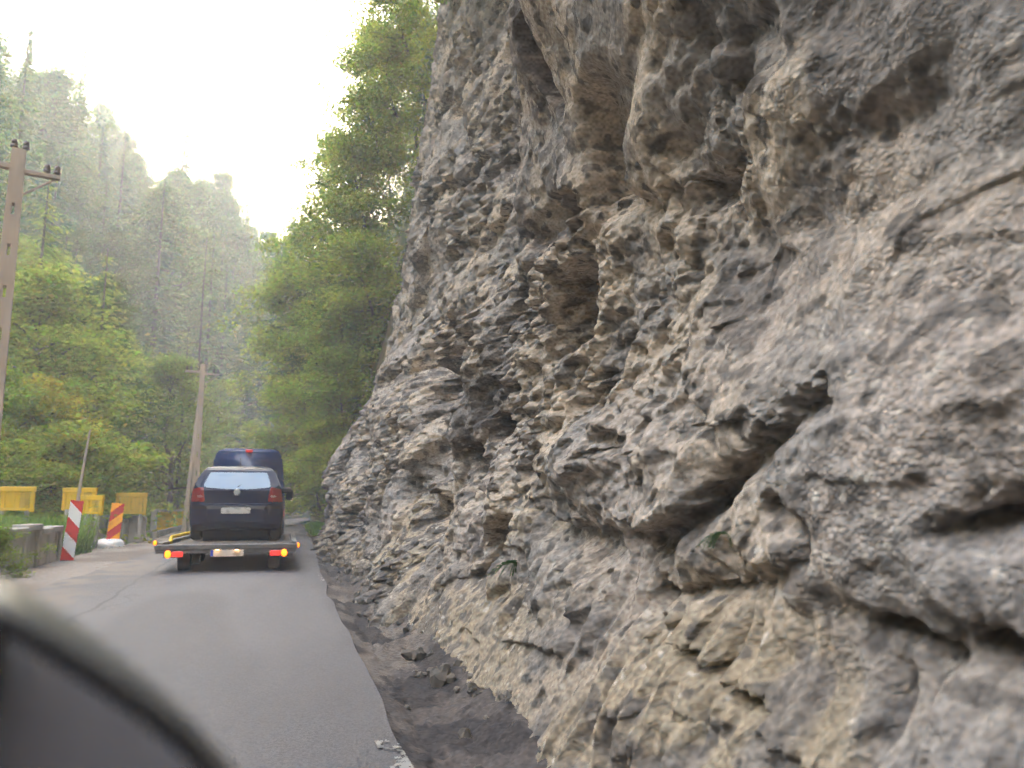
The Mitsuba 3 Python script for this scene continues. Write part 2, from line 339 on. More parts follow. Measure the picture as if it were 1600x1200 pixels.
    d = np.where(z < .75, np.maximum(d, -.10 - .25 * sst(.3, .75, z)), d)
    for pts, w, dep in CREV:
        dd = seg_dist(yw - wq[:, 1].reshape(sh) * .3, zw - wq[:, 2].reshape(sh) * .3, pts)
        dd = dd + w * 1.6 * (fb(q0 * .5 / w, 3, 71).reshape(sh) - .5) + w * 1.2 * (fb(q0 * 1.7 / w, 2, 72).reshape(sh) - .5)
        ww = w * (.55 + 1.1 * fb(q0 * 2.3, 2, 59).reshape(sh))
        d = d - dep * (.25 + 1.5 * fb(q0 * [2.2, 2.2, 2.2] * (.08 / w) ** .5, 2, 73).reshape(sh)) * np.exp(-(dd / ww) ** 2)
    for by, bz, sy, sz, a in BULG:
        e = ((yw - by) / sy) ** 2 + ((zw - bz) / sz) ** 2
        lower = np.where(zw < bz, 2.0, 1.0)
        d = d + a * np.exp(-e * lower)
    X = x - d
    Zs = z - .34 * np.clip(d, -.25, .8) * sst(-.1, .5, z)
    Ys = y - .15 * np.clip(d, -.3, .6)
    p1 = np.stack([X, Ys, Zs], -1).reshape(-1, 3)
    far = np.clip(Ys.ravel() / 5, .55, 1.6)
    e = .062 * (np.abs(2 * nz(p1 * 7.3 + 2, 80) - 1) - .4) * far + .040 * (np.abs(2 * nz(p1 * 14 + 7, 46) - 1) - .4)
    e += .020 * (2 * nz(p1 * 25, 47) - 1) + .010 * (2 * nz(p1 * 52, 48) - 1) + .06 * facet(p1, .13, 53)
    e -= .075 * sst(.66, .80, nz(p1 * 6.5 + 5, 55)) * far
    e *= np.clip(rough, .45, 1.1) * np.clip(.45 + Ys.ravel() / 7, .5, 1.05)
    p1 += e[:, None] * np.array([-.78, -.50, -.12])
    return sheet(*[p1[:, k].reshape(sh) for k in range(3)])
zz = np.concatenate([np.arange(-.25, 2.8, .0098), 2.8 * np.exp(np.linspace(0, math.log(27 / 2.8), 350))[1:]])
yn = np.concatenate([np.linspace(-16, .72, 110), .75 * np.exp(np.linspace(0, math.log(34 / .75), 1150))])
rk = rock_mesh(yn, zz)
scene['rock_cliff'] = mikit.ply((rk.vertices, rk.faces[:, ::-1]), 'm_rock', True)
labels['rock_cliff'] = dict(kind='structure', label='grey and brown craggy rock wall beside the road')

# loose stones fallen along the foot of the cliff
st = []
ico = trimesh.creation.icosphere(1)
for i in range(230):
    y = .8 * math.exp(rng.uniform(0, 3.4)); y = min(y, 26)
    x = rng.normal(1.08, .16); sz = rng.gamma(2, .011) + .008
    if x < .62: continue
    v = ico.vertices * sz * rng.uniform(.6, 1.3, 3) * (1 + .3 * rng.normal(size=(len(ico.vertices), 1)) * .6)
    t_ = (x - .5) / 1.6
    st.append(trimesh.Trimesh(v + [x, y, np.interp(t_, vt[0], prof[0]) + sz * .35], ico.faces, process=False))
struct('fallen_stones', cat(*st), 'm_stone', False, 'stuff', 'small loose stones lying along the foot of the rock')

# ------------------------------------------------------------------ trees
def quads(c, a, b, fold=None):
    """leaf diamonds: centres c, half axes a (long) and b (wide)"""
    v = np.stack([c - a, c + b, c + a, c - b], 1)
    if fold is not None: v[:, 1] += fold; v[:, 3] += fold
    f = np.arange(len(c) * 4).reshape(-1, 4)
    return v.reshape(-1, 3), f
def leafset(r, centres, per, spread, size, tint, flat=.6, var=.25, droop=.2):
    n = len(centres) * per
    c = np.repeat(centres, per, 0) + r.normal(size=(n, 3)) * spread * [1, 1, flat]
    up = np.stack([r.normal(0, .55, n), r.normal(0, .55, n), np.ones(n)], 1)
    up /= np.linalg.norm(up, axis=1, keepdims=True)
    az = r.uniform(0, 2 * np.pi, n)
    a = np.stack([np.cos(az), np.sin(az), -droop + r.normal(0, .25, n)], 1)
    a -= up * (a * up).sum(1, keepdims=True); a /= np.linalg.norm(a, axis=1, keepdims=True)
    b = np.cross(up, a); s = size * r.uniform(.6, 1.35, (n, 1))
    v, f = quads(c, a * s, b * s * .6, up * s * .18)
    col = np.array(tint) * (1 + var * r.normal(size=(n, 1))) * (1 + .12 * r.normal(size=(n, 3)))
    col *= np.repeat(1 + .18 * r.normal(size=(len(centres), 1)), per, 0)
    return v, f, np.repeat(np.clip(col, .008, .5), 4, 0)
def crown_of(sets):
    V, F, C, k = [], [], [], 0
    for v, f, c in sets: V.append(v); F.append(f + k); C.append(c); k += len(v)
    return (np.vstack(V), np.vstack(F)), np.vstack(C)
def broadleaf(seed, H, R, base, tint, limbs=30, per=66, size=.085, flat=.42, top=.85, spread=.34):
    r = np.random.default_rng(seed)
    zz = np.linspace(0, H * .92, 9); wob = np.cumsum(r.normal(0, H * .012, (9, 2)), 0)
    trunk = np.column_stack([wob, zz]); trunk[0, :2] = 0
    tubes = [tube(trunk, np.linspace(.018 * H, .02, 9), 8)]
    cents = []
    for i in range(limbs):
        u = base + (1 - base) * (i + r.uniform(0, 1)) / limbs
        z0 = u * H * .92; p0 = np.array([np.interp(z0, zz, trunk[:, 0]), np.interp(z0, zz, trunk[:, 1]), z0])
        az = i * 2.4 + r.normal(0, .4); t = (u - base) / (1 - base)
        L = R * (.35 + .95 * math.sin(math.pi * min(1, .22 + t * top)) ** 1.0) * r.uniform(.65, 1.15) * (1 - .45 * t ** 3)
        el = r.normal(.35 + .5 * t, .18)
        d = np.array([math.cos(az) * math.cos(el), math.sin(az) * math.cos(el), math.sin(el)])
        sgm = np.linspace(0, 1, 6)[:, None]
        pts = p0 + d * L * sgm + np.array([0, 0, -.16 * L]) * sgm ** 2 + r.normal(0, .04 * L, (6, 3)) * sgm
        tubes.append(tube(pts, np.linspace(.007 * H * (1 - .5 * t), .008, 6), 5, False))
        for k in range(2, 6):
            for m in range(3 if k > 2 else 2):
                cents.append(pts[k] + r.normal(0, .22 * L + .12, 3) * [1, 1, .55])
    cr, col = crown_of([leafset(r, np.array(cents), per, spread, size, tint, flat)])
    return cat(*tubes), cr, col
def spruce(seed, H, R, tint, bare=.12, size=.30, whorl=.52):
    r = np.random.default_rng(seed)
    trunk = np.column_stack([r.normal(0, .02, 8).cumsum() * .5, r.normal(0, .02, 8).cumsum() * .5, np.linspace(0, H, 8)]); trunk[0, :2] = 0
    tubes = [tube(trunk, np.linspace(.013 * H, .015, 8), 7)]
    C, A, B, Tn = [], [], [], []
    z = bare * H
    while z < H * .985:
        t = z / H; L = R * (1 - t) ** .8 * r.uniform(.75, 1.15) + .12
        for j in range(6):
            if r.random() < .14: continue
            az = r.uniform(0, 2 * np.pi); l = L * r.uniform(.6, 1.1)
            d = np.array([math.cos(az), math.sin(az)]); ns = max(2, int(l / .22))
            for q in np.linspace(.15, 1, ns):
                zz = z - .30 * l * q ** 1.1 + .16 * l * q ** 3 + r.normal(0, .05)
                p = np.array([d[0] * l * q, d[1] * l * q, zz])
                for side in (-1, 1):
                    w = (size * (1.15 - .6 * q) * r.uniform(.7, 1.3) + .05) * (.30 + .70 * (1 - t) ** .7)
                    out = np.array([d[0] - side * d[1] * .9, d[1] + side * d[0] * .9, -.5 + r.normal(0, .25)]); out /= np.linalg.norm(out)
                    nn = np.cross(out, [0, 0, 1.]) * .8 + np.array([0, 0, .35]); nn /= np.linalg.norm(nn)
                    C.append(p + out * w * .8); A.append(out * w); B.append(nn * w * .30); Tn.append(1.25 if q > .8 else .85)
        z += whorl * r.uniform(.6, 1.25) * (1 - .5 * t)
    C = np.array(C); v, f = quads(C, np.array(A), np.array(B))
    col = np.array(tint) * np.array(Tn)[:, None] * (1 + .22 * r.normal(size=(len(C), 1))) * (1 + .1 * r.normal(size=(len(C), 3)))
    return cat(*tubes), (v, f), np.repeat(np.clip(col, .006, .4), 4, 0)
G_LIGHT, G_MID, G_YEL, G_DEEP = (.31, .38, .06), (.22, .29, .05), (.40, .34, .04), (.09, .14, .03)
S_A, S_B = (.085, .125, .045), (.13, .17, .055)
KIND = {}
def kind(name, made):
    t, (v, f), c = made
    scene['grp_' + name] = {'type': 'shapegroup', 'trunk': mikit.ply(t, 'm_bark', True), 'crown': mikit.ply((v, f), 'm_leaf', False, None, np.asarray(c)[: len(v)])}
    KIND[name] = 1
kind('bl_a', broadleaf(1, 10, 3.0, .12, G_LIGHT))
kind('bl_b', broadleaf(2, 12, 2.6, .15, G_LIGHT, 36, flat=.32, top=.7))
kind('bl_c', broadleaf(3, 11, 3.2, .15, G_MID))
kind('bl_d', broadleaf(4, 8, 2.8, .08, G_YEL, 26))
kind('bl_e', broadleaf(5, 14, 3.4, .2, G_DEEP, 36, 56, size=.10))
kind('bush_a', broadleaf(6, 3.2, 1.5, .03, G_LIGHT, 18, 56, .065, .5, .8, .24))
kind('bush_b', broadleaf(7, 2.6, 1.4, .03, G_MID, 16, 56, .065, .5, .8, .22))
kind('pine', broadleaf(9, 19, 3.4, .22, (.15, .20, .055), 44, 46, .14, .45, .8, .42))
kind('sp_a', spruce(11, 18, 3.3, S_A, .1, .42, .42))
kind('sp_b', spruce(12, 22, 3.7, S_B, .1, .45, .45))
kind('larch', spruce(14, 13, 3.0, (.27, .33, .065), .15, .36, .62))
kind('sp_c', spruce(13, 15, 3.0, S_A, .04, .40, .40))
def plant(k, name, label, catg, x, y, z=None, s=1.0, rot=None, group=None, lean=(0, 0), sz=None):
    key = thing(name, label, catg, group)
    z = float(terrain(x, y)) - .1 if z is None else z
    rot = rng.uniform(0, 360) if rot is None else rot
    scene[key] = {'type': 'instance', 'shapegroup': {'type': 'ref', 'id': 'grp_' + k},
                  'to_world': T().translate([float(x), float(y), float(z)]).rotate([0, 1, 0], lean[0]).rotate([1, 0, 0], lean[1]).rotate([0, 0, 1], rot).scale([s, s, sz or s])}
    return key
# the trees that stand out on the left, from the road outwards
plant('bl_a', 'broadleaf_tree', 'bright green leafy tree just right of the near concrete pole', 'tree', -9.6, 33, -1.0, 1.18)
plant('larch', 'conifer_tree', 'tall pale green tree with layered foliage behind the striped panels', 'tree', -8.0, 36, -.8, 1.0)
plant('bl_d', 'broadleaf_tree', 'yellowish green tree behind the near concrete pole', 'tree', -8.0, 28, -1.0, .80)
plant('bl_c', 'broadleaf_tree', 'green tree with drooping branches left of the far wooden-coloured pole', 'tree', -6.9, 48, 0, .95)
plant('larch', 'conifer_tree', 'soft green tree with flat layered boughs behind the far pole', 'tree', -6.6, 52, -.6, 1.0)
plant('bl_c', 'broadleaf_tree', 'leafy tree at the very left edge above the yellow barrier', 'tree', -8.4, 26.5, -1.2, .62)
plant('bush_a', 'bush', 'bright green bush above the leftmost yellow barrier', 'bush', -7.4, 24.6, -.6, 1.1)
plant('bush_a', 'bush', 'tall light green bush between the left and middle yellow barriers', 'bush', -7.1, 27.5, -.9, 1.45)
plant('bush_b', 'bush', 'dark green bush behind the yellow and red panel', 'bush', -8.3, 35, -.9, 1.2)
plant('bush_b', 'bush', 'green bush behind the yellow bridge railing', 'bush', -8.4, 43, -.9, 1.3)
plant('bush_a', 'bush', 'leafy bush at the left end of the concrete parapet', 'bush', -5.15, 15.2, -.4, .42)
plant('bush_b', 'bush', 'low dark shrub overgrowing the parapet at the left edge', 'bush', -4.25, 13.6, -.05, .30)
# right side, clinging to the slope behind the end of the cliff
RB = [('bush_a', 4.09, 30.5, 20.04, 1.15, 'topmost light green bush at the left edge of the cliff'),
      ('bush_a', 3.73, 31, 17.39, 1.1, 'bright bush near the top of the cliff edge, below the topmost one'),
      ('bush_b', 3.34, 34, 20.66, 1.0, 'thin dark bush sticking out against the white sky near the top'),
      ('bush_a', 3.03, 31.5, 14.89, 1.2, 'light green bush on the cliff edge, a quarter of the way down'),
      ('bush_a', 2.61, 32, 12.60, 1.2, 'pale green bush hanging from the cliff edge above the middle'),
      ('bush_b', 1.98, 37, 16.27, 1.1, 'dark bluish bush against the sky left of the pale green ones'),
      ('bush_a', 2.02, 33, 10.67, 1.25, 'wide green bush halfway up the cliff edge'),
      ('bush_a', 2.92, 30.5, 8.62, 1.05, 'vivid green bush touching the rock halfway up'),
      ('bush_b', 1.11, 44, 13.24, 1.5, 'dark bush with a bare branch against the sky'),
      ('bush_b', 2.08, 32, 6.52, 1.3, 'shaded green bush below the middle of the cliff edge'),
      ('bush_a', 0.81, 40, 8.65, 1.5, 'green bush standing out left of the shaded ones'),
      ('bush_a', 0.36, 47, 6.55, 1.7, 'light green bush above the van at the bend'),
      ('bush_b', 1.90, 30, 4.12, 1.1, 'dark bush at the overhang low on the cliff edge'),
      ('bush_a', 0.83, 38, 3.18, 1.3, 'bush with brownish gaps right of the blue van'),
      ('bush_a', 1.56, 30, 2.18, 0.8, 'small bright bush low beside the rock end'),
      ('bush_a', 1.28, 33, 0.98, 0.8, 'lowest green bush at the foot of the cliff end'),
      ('bush_b', 0.33, 52, 1.40, 1.7, 'dark green bush right behind the blue van'),]
RB += [('bush_b', 3.35, 22, 17.2, .9, 'shaded bush hanging over the top edge of the picture at the cliff'), ('bush_b', 3.0, 16, 13.6, .8, 'dark bush at the top edge of the picture above the rock')]
for k, x, y, z, s, lab in RB: plant(k, 'bush', lab, 'bush', x, y, z, s, lean=(-10, 0))
for k, x, y, s, lab in [('sp_c', 3.1, 35.5, .55, 'dark spruce with hanging boughs at the end of the rock wall'), ('sp_a', 3.6, 43, .6, 'dark spruce rising behind the leafy trees on the right'),
                        ('sp_c', 6.6, 41, .55, 'small dark spruce against the sky on the right slope')]:
    plant(k, 'spruce_tree', lab, 'tree', x, y, None, s, lean=(-6, 0))
# the wooded slopes: every tree its own thing
pts = []
LOOK = {'sp_a': ('spruce_tree', 'slim dark spruce', 'slim dark spruces'), 'sp_b': ('spruce_tree', 'tall lighter green spruce', 'tall lighter green spruces'), 'sp_c': ('spruce_tree', 'short dark spruce', 'short dark spruces'),
        'pine': ('pine_tree', 'pine with an open rounded crown', 'open-crowned pines'), 'larch': ('conifer_tree', 'pale green conifer with layered boughs', 'pale green layered conifers'),
        'bl_a': ('broadleaf_tree', 'bright green leafy tree', 'bright green leafy trees'), 'bl_b': ('broadleaf_tree', 'slender bright leafy tree', 'slender bright leafy trees'),
        'bl_c': ('broadleaf_tree', 'mid green leafy tree', 'mid green leafy trees'), 'bl_e': ('broadleaf_tree', 'deep green leafy tree', 'deep green leafy trees')}
def scatter(n, yr, az, ulim, gap, kinds, label, group, name, sr):
    c = 0
    for _ in range(n):
        y = rng.uniform(*yr) if yr[1] < 70 else math.sqrt(rng.uniform(yr[0] ** 2, yr[1] ** 2))
        x = y * rng.uniform(*az)
        u = float(axis_x(np.array(y))) - 9 - x; v = x - float(axis_x(np.array(y))) - 1.7
        if not (ulim[0] < u < ulim[1] or (ulim[2] and v > ulim[2])): continue
        g = gap * (1 + y / 220)
        if any((x - a) ** 2 + (y - b) ** 2 < g * g for a, b in pts): continue
        pts.append((x, y)); c += 1
        s_ = rng.uniform(*sr)
        kd = kinds[rng.integers(len(kinds))]
        nm, look, many = LOOK[kd]
        plant(kd, nm, look + ' ' + label, 'tree', x, y, None, s_, None, many + ' ' + group, (0, 0), s_ * rng.uniform(.9, 1.15))
    return c
c1 = scatter(500, (34, 72), (-.42, -.02), (.4, 9, 0), 3.0, ['bl_a', 'larch', 'larch', 'bl_e'], 'along the foot of the left slope', 'along the foot of the left slope', 'broadleaf_tree', (.75, 1.05))
c2 = scatter(2600, (36, 215), (-.42, .10), (6, 90, 0), 3.4, ['sp_a', 'sp_b', 'pine', 'pine', 'bl_e'], 'in the hazy wood on the far left slope', 'on the wooded far left slope', 'forest_tree', (.95, 1.45))
c3 = scatter(500, (38, 100), (.03, .24), (900, 901, .6), 2.6, ['bl_a', 'bl_c', 'bl_e', 'sp_c'], 'in the thicket on the slope right of the road', 'in the thicket right of the road', 'forest_tree', (.6, .9))
c4 = scatter(300, (55, 110), (-.12, .12), (.2, 10, 0), 3.2, ['bl_a', 'bl_c', 'bl_b'], 'where the road bends away', 'where the road bends away', 'broadleaf_tree', (.7, 1.0))
print('trees', c1, c2, c3, c4)
# ------------------------------------------------------------------ vehicles
def hatch_solids(W=1.70, L=4.12, H=1.43):
    side = [(.05, .24), (.0, .34), (-.01, .55), (.03, .66), (.08, .69), (.09, .93), (.13, .99), (.46, 1.33), (.58, 1.39), (.9, 1.425), (1.6, 1.43), (2.1, 1.40), (2.42, 1.31),
            (3.10, .96), (3.6, .86), (3.95, .72), (4.08, .58), (4.12, .40), (4.05, .22), (3.8, .18), (.3, .18)]
    sd = CS([(a * L / 4.12, b * H / 1.43) for a, b in side]).offset(-.03, m3.JoinType.Round).offset(.03, m3.JoinType.Round)
    a = m3.Manifold.extrude(sd, 3).rotate([90, 0, 90]).translate([-1.5, 0, 0])
    h = W / 2
    fr = [(0, .16), (.86 * h, .18), (.95 * h, .26), (h, .45), (h, .68), (.985 * h, .88), (.94 * h, .96), (.80 * h, 1.27), (.70 * h, 1.38), (.50 * h, 1.425), (0, 1.45)]
    fr = [(x, z * H / 1.43) for x, z in fr]
    pf = CS(fr + [(-x, z) for x, z in fr[::-1][1:-1]])
    b = m3.Manifold.extrude(pf, L + 1).rotate([90, 0, 0]).translate([0, L + .5, 0])
    yy = np.linspace(0, L, 40); t = yy / L
    hw = h * np.minimum(1, (1 - .42 * np.clip(1 - yy / .45, 0, 1) ** 2.6) * (1 - .45 * np.clip((yy - L + .75) / .75, 0, 1) ** 2.2))
    pl = CS([(float(x), float(y)) for x, y in zip(hw, yy)] + [(-float(x), float(y)) for x, y in zip(hw[::-1], yy[::-1])])
    bow = m3.Manifold.extrude(pl, 3).translate([0, 0, -.5])
    body = a ^ b ^ bow
    for y in (.72, 3.28):
        body = body - m3.Manifold.cylinder(3, .33, .33, 32, True).rotate([0, 90, 0]).translate([0, y, .29]) + m3.Manifold.cylinder(W - .5, .34, .34, 24, True).rotate([0, 90, 0]).translate([0, y, .29])
    return body
def skin(body, poly, plane, off, depth=None):
    """a panel lying proud on the body: the body moved by off, inside the outline poly, less the body"""
    m = CS(poly).offset(-.02, m3.JoinType.Round).offset(.02, m3.JoinType.Round)
    if plane == 'rear': e = m3.Manifold.extrude(m, depth or .75).rotate([90, 0, 0]).translate([0, (depth or .75) - .1, 0])
    else:
        e = m3.Manifold.extrude(m, .9).rotate([90, 0, 90]).translate([0 if plane == 'right' else -.9, 0, 0])
    return tm((body.translate(off) ^ e) - body)
def CS(poly):
    a = sum(p[0] * q[1] - q[0] * p[1] for p, q in zip(poly, poly[1:] + poly[:1]))
    return m3.CrossSection([poly if a > 0 else poly[::-1]])
def xf(mesh, M):
    q = mesh.copy(); q.apply_transform(M); return q
def place(x, y, z, rz=0.):
    M = trimesh.transformations.rotation_matrix(rz, [0, 0, 1]); M[:3, 3] = [x, y, z]; return M
def wheel(r, w, x, y, z, side):
    ty = trimesh.creation.revolve([(r * .62, -w / 2), (r * .93, -w / 2), (r, -w * .32), (r, w * .32), (r * .93, w / 2), (r * .62, w / 2)], sections=28)
    rim = cat(trimesh.creation.revolve([(0, .0), (r * .2, .01), (r * .55, -.02), (r * .63, .02), (r * .63, -w * .4), (0, -w * .4)], sections=28))
    rim.apply_translation([0, 0, w / 2 - .015])
    R = trimesh.transformations.rotation_matrix(side * math.pi / 2, [0, 1, 0]); R[:3, 3] = [x, y, z]
    return xf(ty, R), xf(rim, R)
def hatchback(key, M, paint, sc=1.0):
    body = hatch_solids()
    S = M @ np.diag([sc, sc, sc, 1.])
    g = lambda m: xf(m, S)
    glass_r = [(-.52, 1.285), (.52, 1.285), (.61, 1.02), (.55, .985), (.20, .955), (-.20, .955), (-.55, .985), (-.61, 1.02)]
    # tailgate gap cut as a real groove
    ring = CS([(-.70, .66), (.70, .66), (.66, 1.00), (.60, 1.36), (-.60, 1.36), (-.66, 1.00)]).offset(-.02, m3.JoinType.Round).offset(.02, m3.JoinType.Round)
    gr = m3.Manifold.extrude(ring - ring.offset(-.012), .9).rotate([90, 0, 0]).translate([0, .6, 0])
    inner = body.scale([.985, 1, .99]).translate([0, .014, 0])
    shell = body - (gr - inner)
    add(key + '__body', g(tm(shell)), paint, 32)
    add(key + '__rear_window', g(skin(body, glass_r, 'rear', [0, -.006, .006])), 'm_sky_glass', 40)
    for sx, nm in ((-1, 'left'), (1, 'right')):
        for yy in ([(.52, 1.29), (1.05, 1.345), (1.05, .985), (.36, .985), (.40, 1.10)], [(1.12, 1.35), (1.95, 1.325), (2.02, .975), (1.12, .985)], [(2.04, 1.315), (2.30, 1.25), (2.72, .975), (2.10, .975)]):
            add(key + '__side_window', g(skin(body, yy, nm, [sx * .006, 0, .003])), 'm_carglass', 40)
    lo = add(key + '__bumper', g(skin(body, [(-.86, .30), (.86, .30), (.86, .645), (-.86, .645)], 'rear', [0, -.018, 0], .42)), 'm_plastic' if paint != 'm_navy' else 'm_navy', 32)
    for sx in (-1, 1):
        pl = [(sx * .56, .72), (sx * .83, .72), (sx * .80, .96), (sx * .60, 1.0)]
        t = add(key + '__tail_light', g(skin(body, pl, 'rear', [0, -.012, .002], .42)), 'm_redlens', 32)
        add(t + '__reversing_lens', g(skin(body, [(sx * .60, .80), (sx * .72, .80), (sx * .70, .845), (sx * .60, .845)], 'rear', [0, -.016, .003], .3)), 'm_smoke', 32)
    for y in (.72, 3.28):
        for sx in (-1, 1):
            ty, rm = wheel(.30, .19, sx * .73, y, .30, sx)
            w_ = add(key + '__wheel', g(rm), 'm_steel', 30); add(w_ + '__tyre', g(ty), 'm_rubber', 30)
    add(key + '__windscreen', g(skin_front(body)), 'm_carglass', 40)
    return body, g
def skin_front(body):
    m = CS([(-.66, .99), (.66, .99), (.56, 1.33), (-.56, 1.33)]).offset(-.03, m3.JoinType.Round).offset(.03, m3.JoinType.Round)
    e = m3.Manifold.extrude(m, 1.2).rotate([90, 0, 0]).translate([0, 3.3, 0])
    return tm((body.translate([0, .006, .006]) ^ e) - body)
mat('m_plate_patchy', worn((.50, .49, .46), (.20, .19, .17), 16, .9), .7)  # plate grey with random darker patches
mat('m_smoke', (.30, .16, .16), .2, .5)

TX, TY = -.935, 14.0           # trailer: middle of its rear edge
# -- small dark car on the trailer
ck = thing('hatchback_car', 'dark navy hatchback carried on the flatbed trailer', 'car')
CM = place(TX + .01, TY + 1.45, .47)
cbody, cg = hatchback(ck, CM, 'm_navy', .985)
pb = add(ck + '__number_plate', cg(box(-.26, .26, -.03, -.012, .50, .61, .004)), 'm_plate_patchy')
labels[pb] = {'label': 'grey unreadable number plate on the bumper'}
badge = trimesh.creation.revolve([(0, .012), (.045, .012), (.052, .018), (.060, .016), (.062, 0), (0, 0)], sections=28)
vv = cat(*[tube([(x0, z0, .016), (x1, z1, .016)], .006, 6) for x0, z0, x1, z1 in ((-.035, .03, -.008, -.042), (-.008, -.042, 0, -.01), (0, -.01, .008, -.042), (.008, -.042, .035, .03), (-.016, .045, 0, .0), (0, .0, .016, .045))])
Rb = trimesh.transformations.rotation_matrix(math.pi / 2, [1, 0, 0]); Rb[:3, 3] = [0, .085, .905]
bk = add(ck + '__emblem', cg(xf(cat(badge, vv), Rb)), 'm_chrome', 40)
labels[bk] = {'label': 'round bright metal emblem under the rear window'}
wp = tube([(.0, .14, .985), (.0, .12, 1.0), (.10, .21, 1.06), (.34, .185, 1.035)], .008, 6)
add(ck + '__rear_wiper', cg(wp), 'm_plastic', True)
add(ck + '__bumper_strip', cg(skin(cbody, [(-.80, .585), (.80, .585), (.80, .64), (-.80, .64)], 'rear', [0, -.026, 0], .42)), 'm_plastic', 32)
ae = add(ck + '__aerial', cg(tube([(0, .78, 1.41), (0, .62, 1.58)], .006, 6)), 'm_plastic', True)
for sx in (-1, 1):
    add(ck + '__wing_mirror', cg(xf(box(-.11, .11, -.05, .05, -.065, .065, .03), place(sx * .90, 2.55, 1.0))), 'm_plastic', 40)
st_ = add(ck + '__window_patch', cg(xf(box(-.13, .13, -.002, .002, -.05, .05), place(.20, .275, 1.085) @ trimesh.transformations.rotation_matrix(-.755, [1, 0, 0]))), 'm_white')  # flat white rectangle lying on the rear glass
labels[st_] = {'label': 'white rectangle on the rear window'}

# -- flatbed trailer
tk = thing('car_trailer', 'low flatbed trailer with lit rear lamps carrying the dark hatchback', 'trailer')
TM = place(TX, TY, 0)
def tp(name, m, b, smooth=False, light=None, par=tk): return add(par + '__' + name, xf(m, TM), b, smooth, None, light)
tp('chassis', cat(box(-.86, -.74, .1, 5.4, .27, .40), box(.74, .86, .1, 5.4, .27, .40), *[box(-.74, .74, y, y + .1, .29, .38) for y in (.6, 1.9, 3.2, 4.6)],
                  tube([(-.7, 5.3, .34), (0, 7.0, .34)], .05, 6), tube([(.7, 5.3, .34), (0, 7.0, .34)], .05, 6)), 'm_steel')
for i in range(8):
    x0 = -1.0 + i * .25
    tp('deck_plank', box(x0 + .004, x0 + .246, .02, 5.45, .425 + .002 * (i % 2), .452, .004), 'm_deck')
rb = tp('rear_beam', cat(box(-1.12, 1.12, -.03, .10, .385, .47, .012), box(-1.10, 1.10, -.012, .03, .33, .384, .006)), 'm_steel')
for sx in (-1, 1):
    tp('side_rail', box(sx * 1.06 - .05, sx * 1.06 + .05, .101, 5.5, .40, .50, .01), 'm_steel')
    m_ = tp('mudguard', box(sx * .86 - .12, sx * .86 + .12, 2.0, 3.5, .386, .398), 'm_steel')
    for y in (.72, 2.35, 3.1):
        ty, rm = wheel(.21, .19, sx * .73, y, .21, sx)
        w_ = tp('wheel', rm, 'm_steel', 30); tp('tyre', ty, 'm_rubber', 30, None, w_)
    lc = tp('rear_lamp', box(sx * .82 - .15, sx * .82 + .15, -.055, -.031, .265, .375, .008), 'm_plastic')
    tp('red_lens', box(sx * .76 - .085, sx * .76 + .085, -.075, -.056, .275, .365, .01), 'm_redlens', 40, (.012, .0006, .0004), lc)
    xo = sx * .905
    tp('orange_lens', trimesh.creation.icosphere(2, .05).apply_scale([1.0, .5, 1.25]).apply_translation([xo, -.062, .322]), 'm_orange', True, (.055, .0062, .0003), lc)
    yo = .12; zo = .50 if sx < 0 else .44
    tp('marker_stalk', tube([(sx * 1.06, yo, .43), (sx * 1.12, yo - .02, zo)], .014, 6), 'm_rubber', True)
    mk = tp('marker_lamp', trimesh.creation.icosphere(2, .034).apply_scale([.8, 1, 1.15]).apply_translation([sx * 1.125, yo - .06, zo]), 'm_orange', True, (.055, .0066, .0003))
    labels[mk] = {'label': f'lit orange marker lamp on a stalk at the {"left" if sx < 0 else "right"} corner'}
    tp('marker_housing', tube([(sx * 1.125, yo - .045, zo), (sx * 1.125, yo, zo)], [.04, .034], 12), 'm_rubber', 40)
yr = tp('guide_rail', tube([(-1.0, .9, .47), (-1.0, 1.0, .56), (-1.0, 5.2, .56), (-1.0, 5.3, .47)], .035, 8), 'm_yellow', True)
labels[yr] = {'label': 'yellow rail along the left side of the deck'}
npk = tp('number_plate', box(-.26, .26, -.045, -.032, .272, .382, .004), 'm_plate_patchy')
labels[npk] = {'label': 'lamp-lit pale number plate with a blue band'}
tp('blue_band', box(-.258, -.215, -.048, -.0455, .276, .378), 'm_euband', False, None, npk)
for x0 in (-.15, .15):
    pl_ = tp('plate_lamp', box(x0 - .04, x0 + .04, -.10, -.032, .388, .41, .006), 'm_plastic')
    tp('bulb', box(x0 - .025, x0 + .025, -.095, -.06, .384, .3875), 'm_white', False, (.30, .16, .06), pl_)

# -- blue van that draws it
vk = thing('van', 'blue high-roofed van towing the flatbed trailer', 'van')
VM = place(-1.0, 20.6, 0)
def van_body():
    side = [(.02, .32), (.0, .5), (.0, 1.3), (.05, 2.2), (.14, 2.47), (.26, 2.55), (2.8, 2.56), (3.3, 2.42), (4.0, 1.45), (4.75, 1.15), (4.95, .8), (4.95, .3)]
    a = m3.Manifold.extrude(CS(side), 3).rotate([90, 0, 90]).translate([-1.5, 0, 0])
    h = .91
    fr = [(0, .25), (.93 * h, .27), (h, .5), (h, 1.2), (.97 * h, 1.5), (.90 * h, 2.2), (.86 * h, 2.38), (.78 * h, 2.49), (.6 * h, 2.545), (0, 2.57)]
    c = CS(fr + [(-x, z) for x, z in fr[::-1][1:-1]])
    b = m3.Manifold.extrude(c, 6).rotate([90, 0, 0]).translate([0, 5.5, 0])
    p = sg.box(-.91, 0, .91, 4.95).buffer(-.12).buffer(.12)
    pl = m3.Manifold.extrude(CS(list(p.exterior.coords)[:-1]), 3)
    return a ^ b ^ pl
vb = van_body()
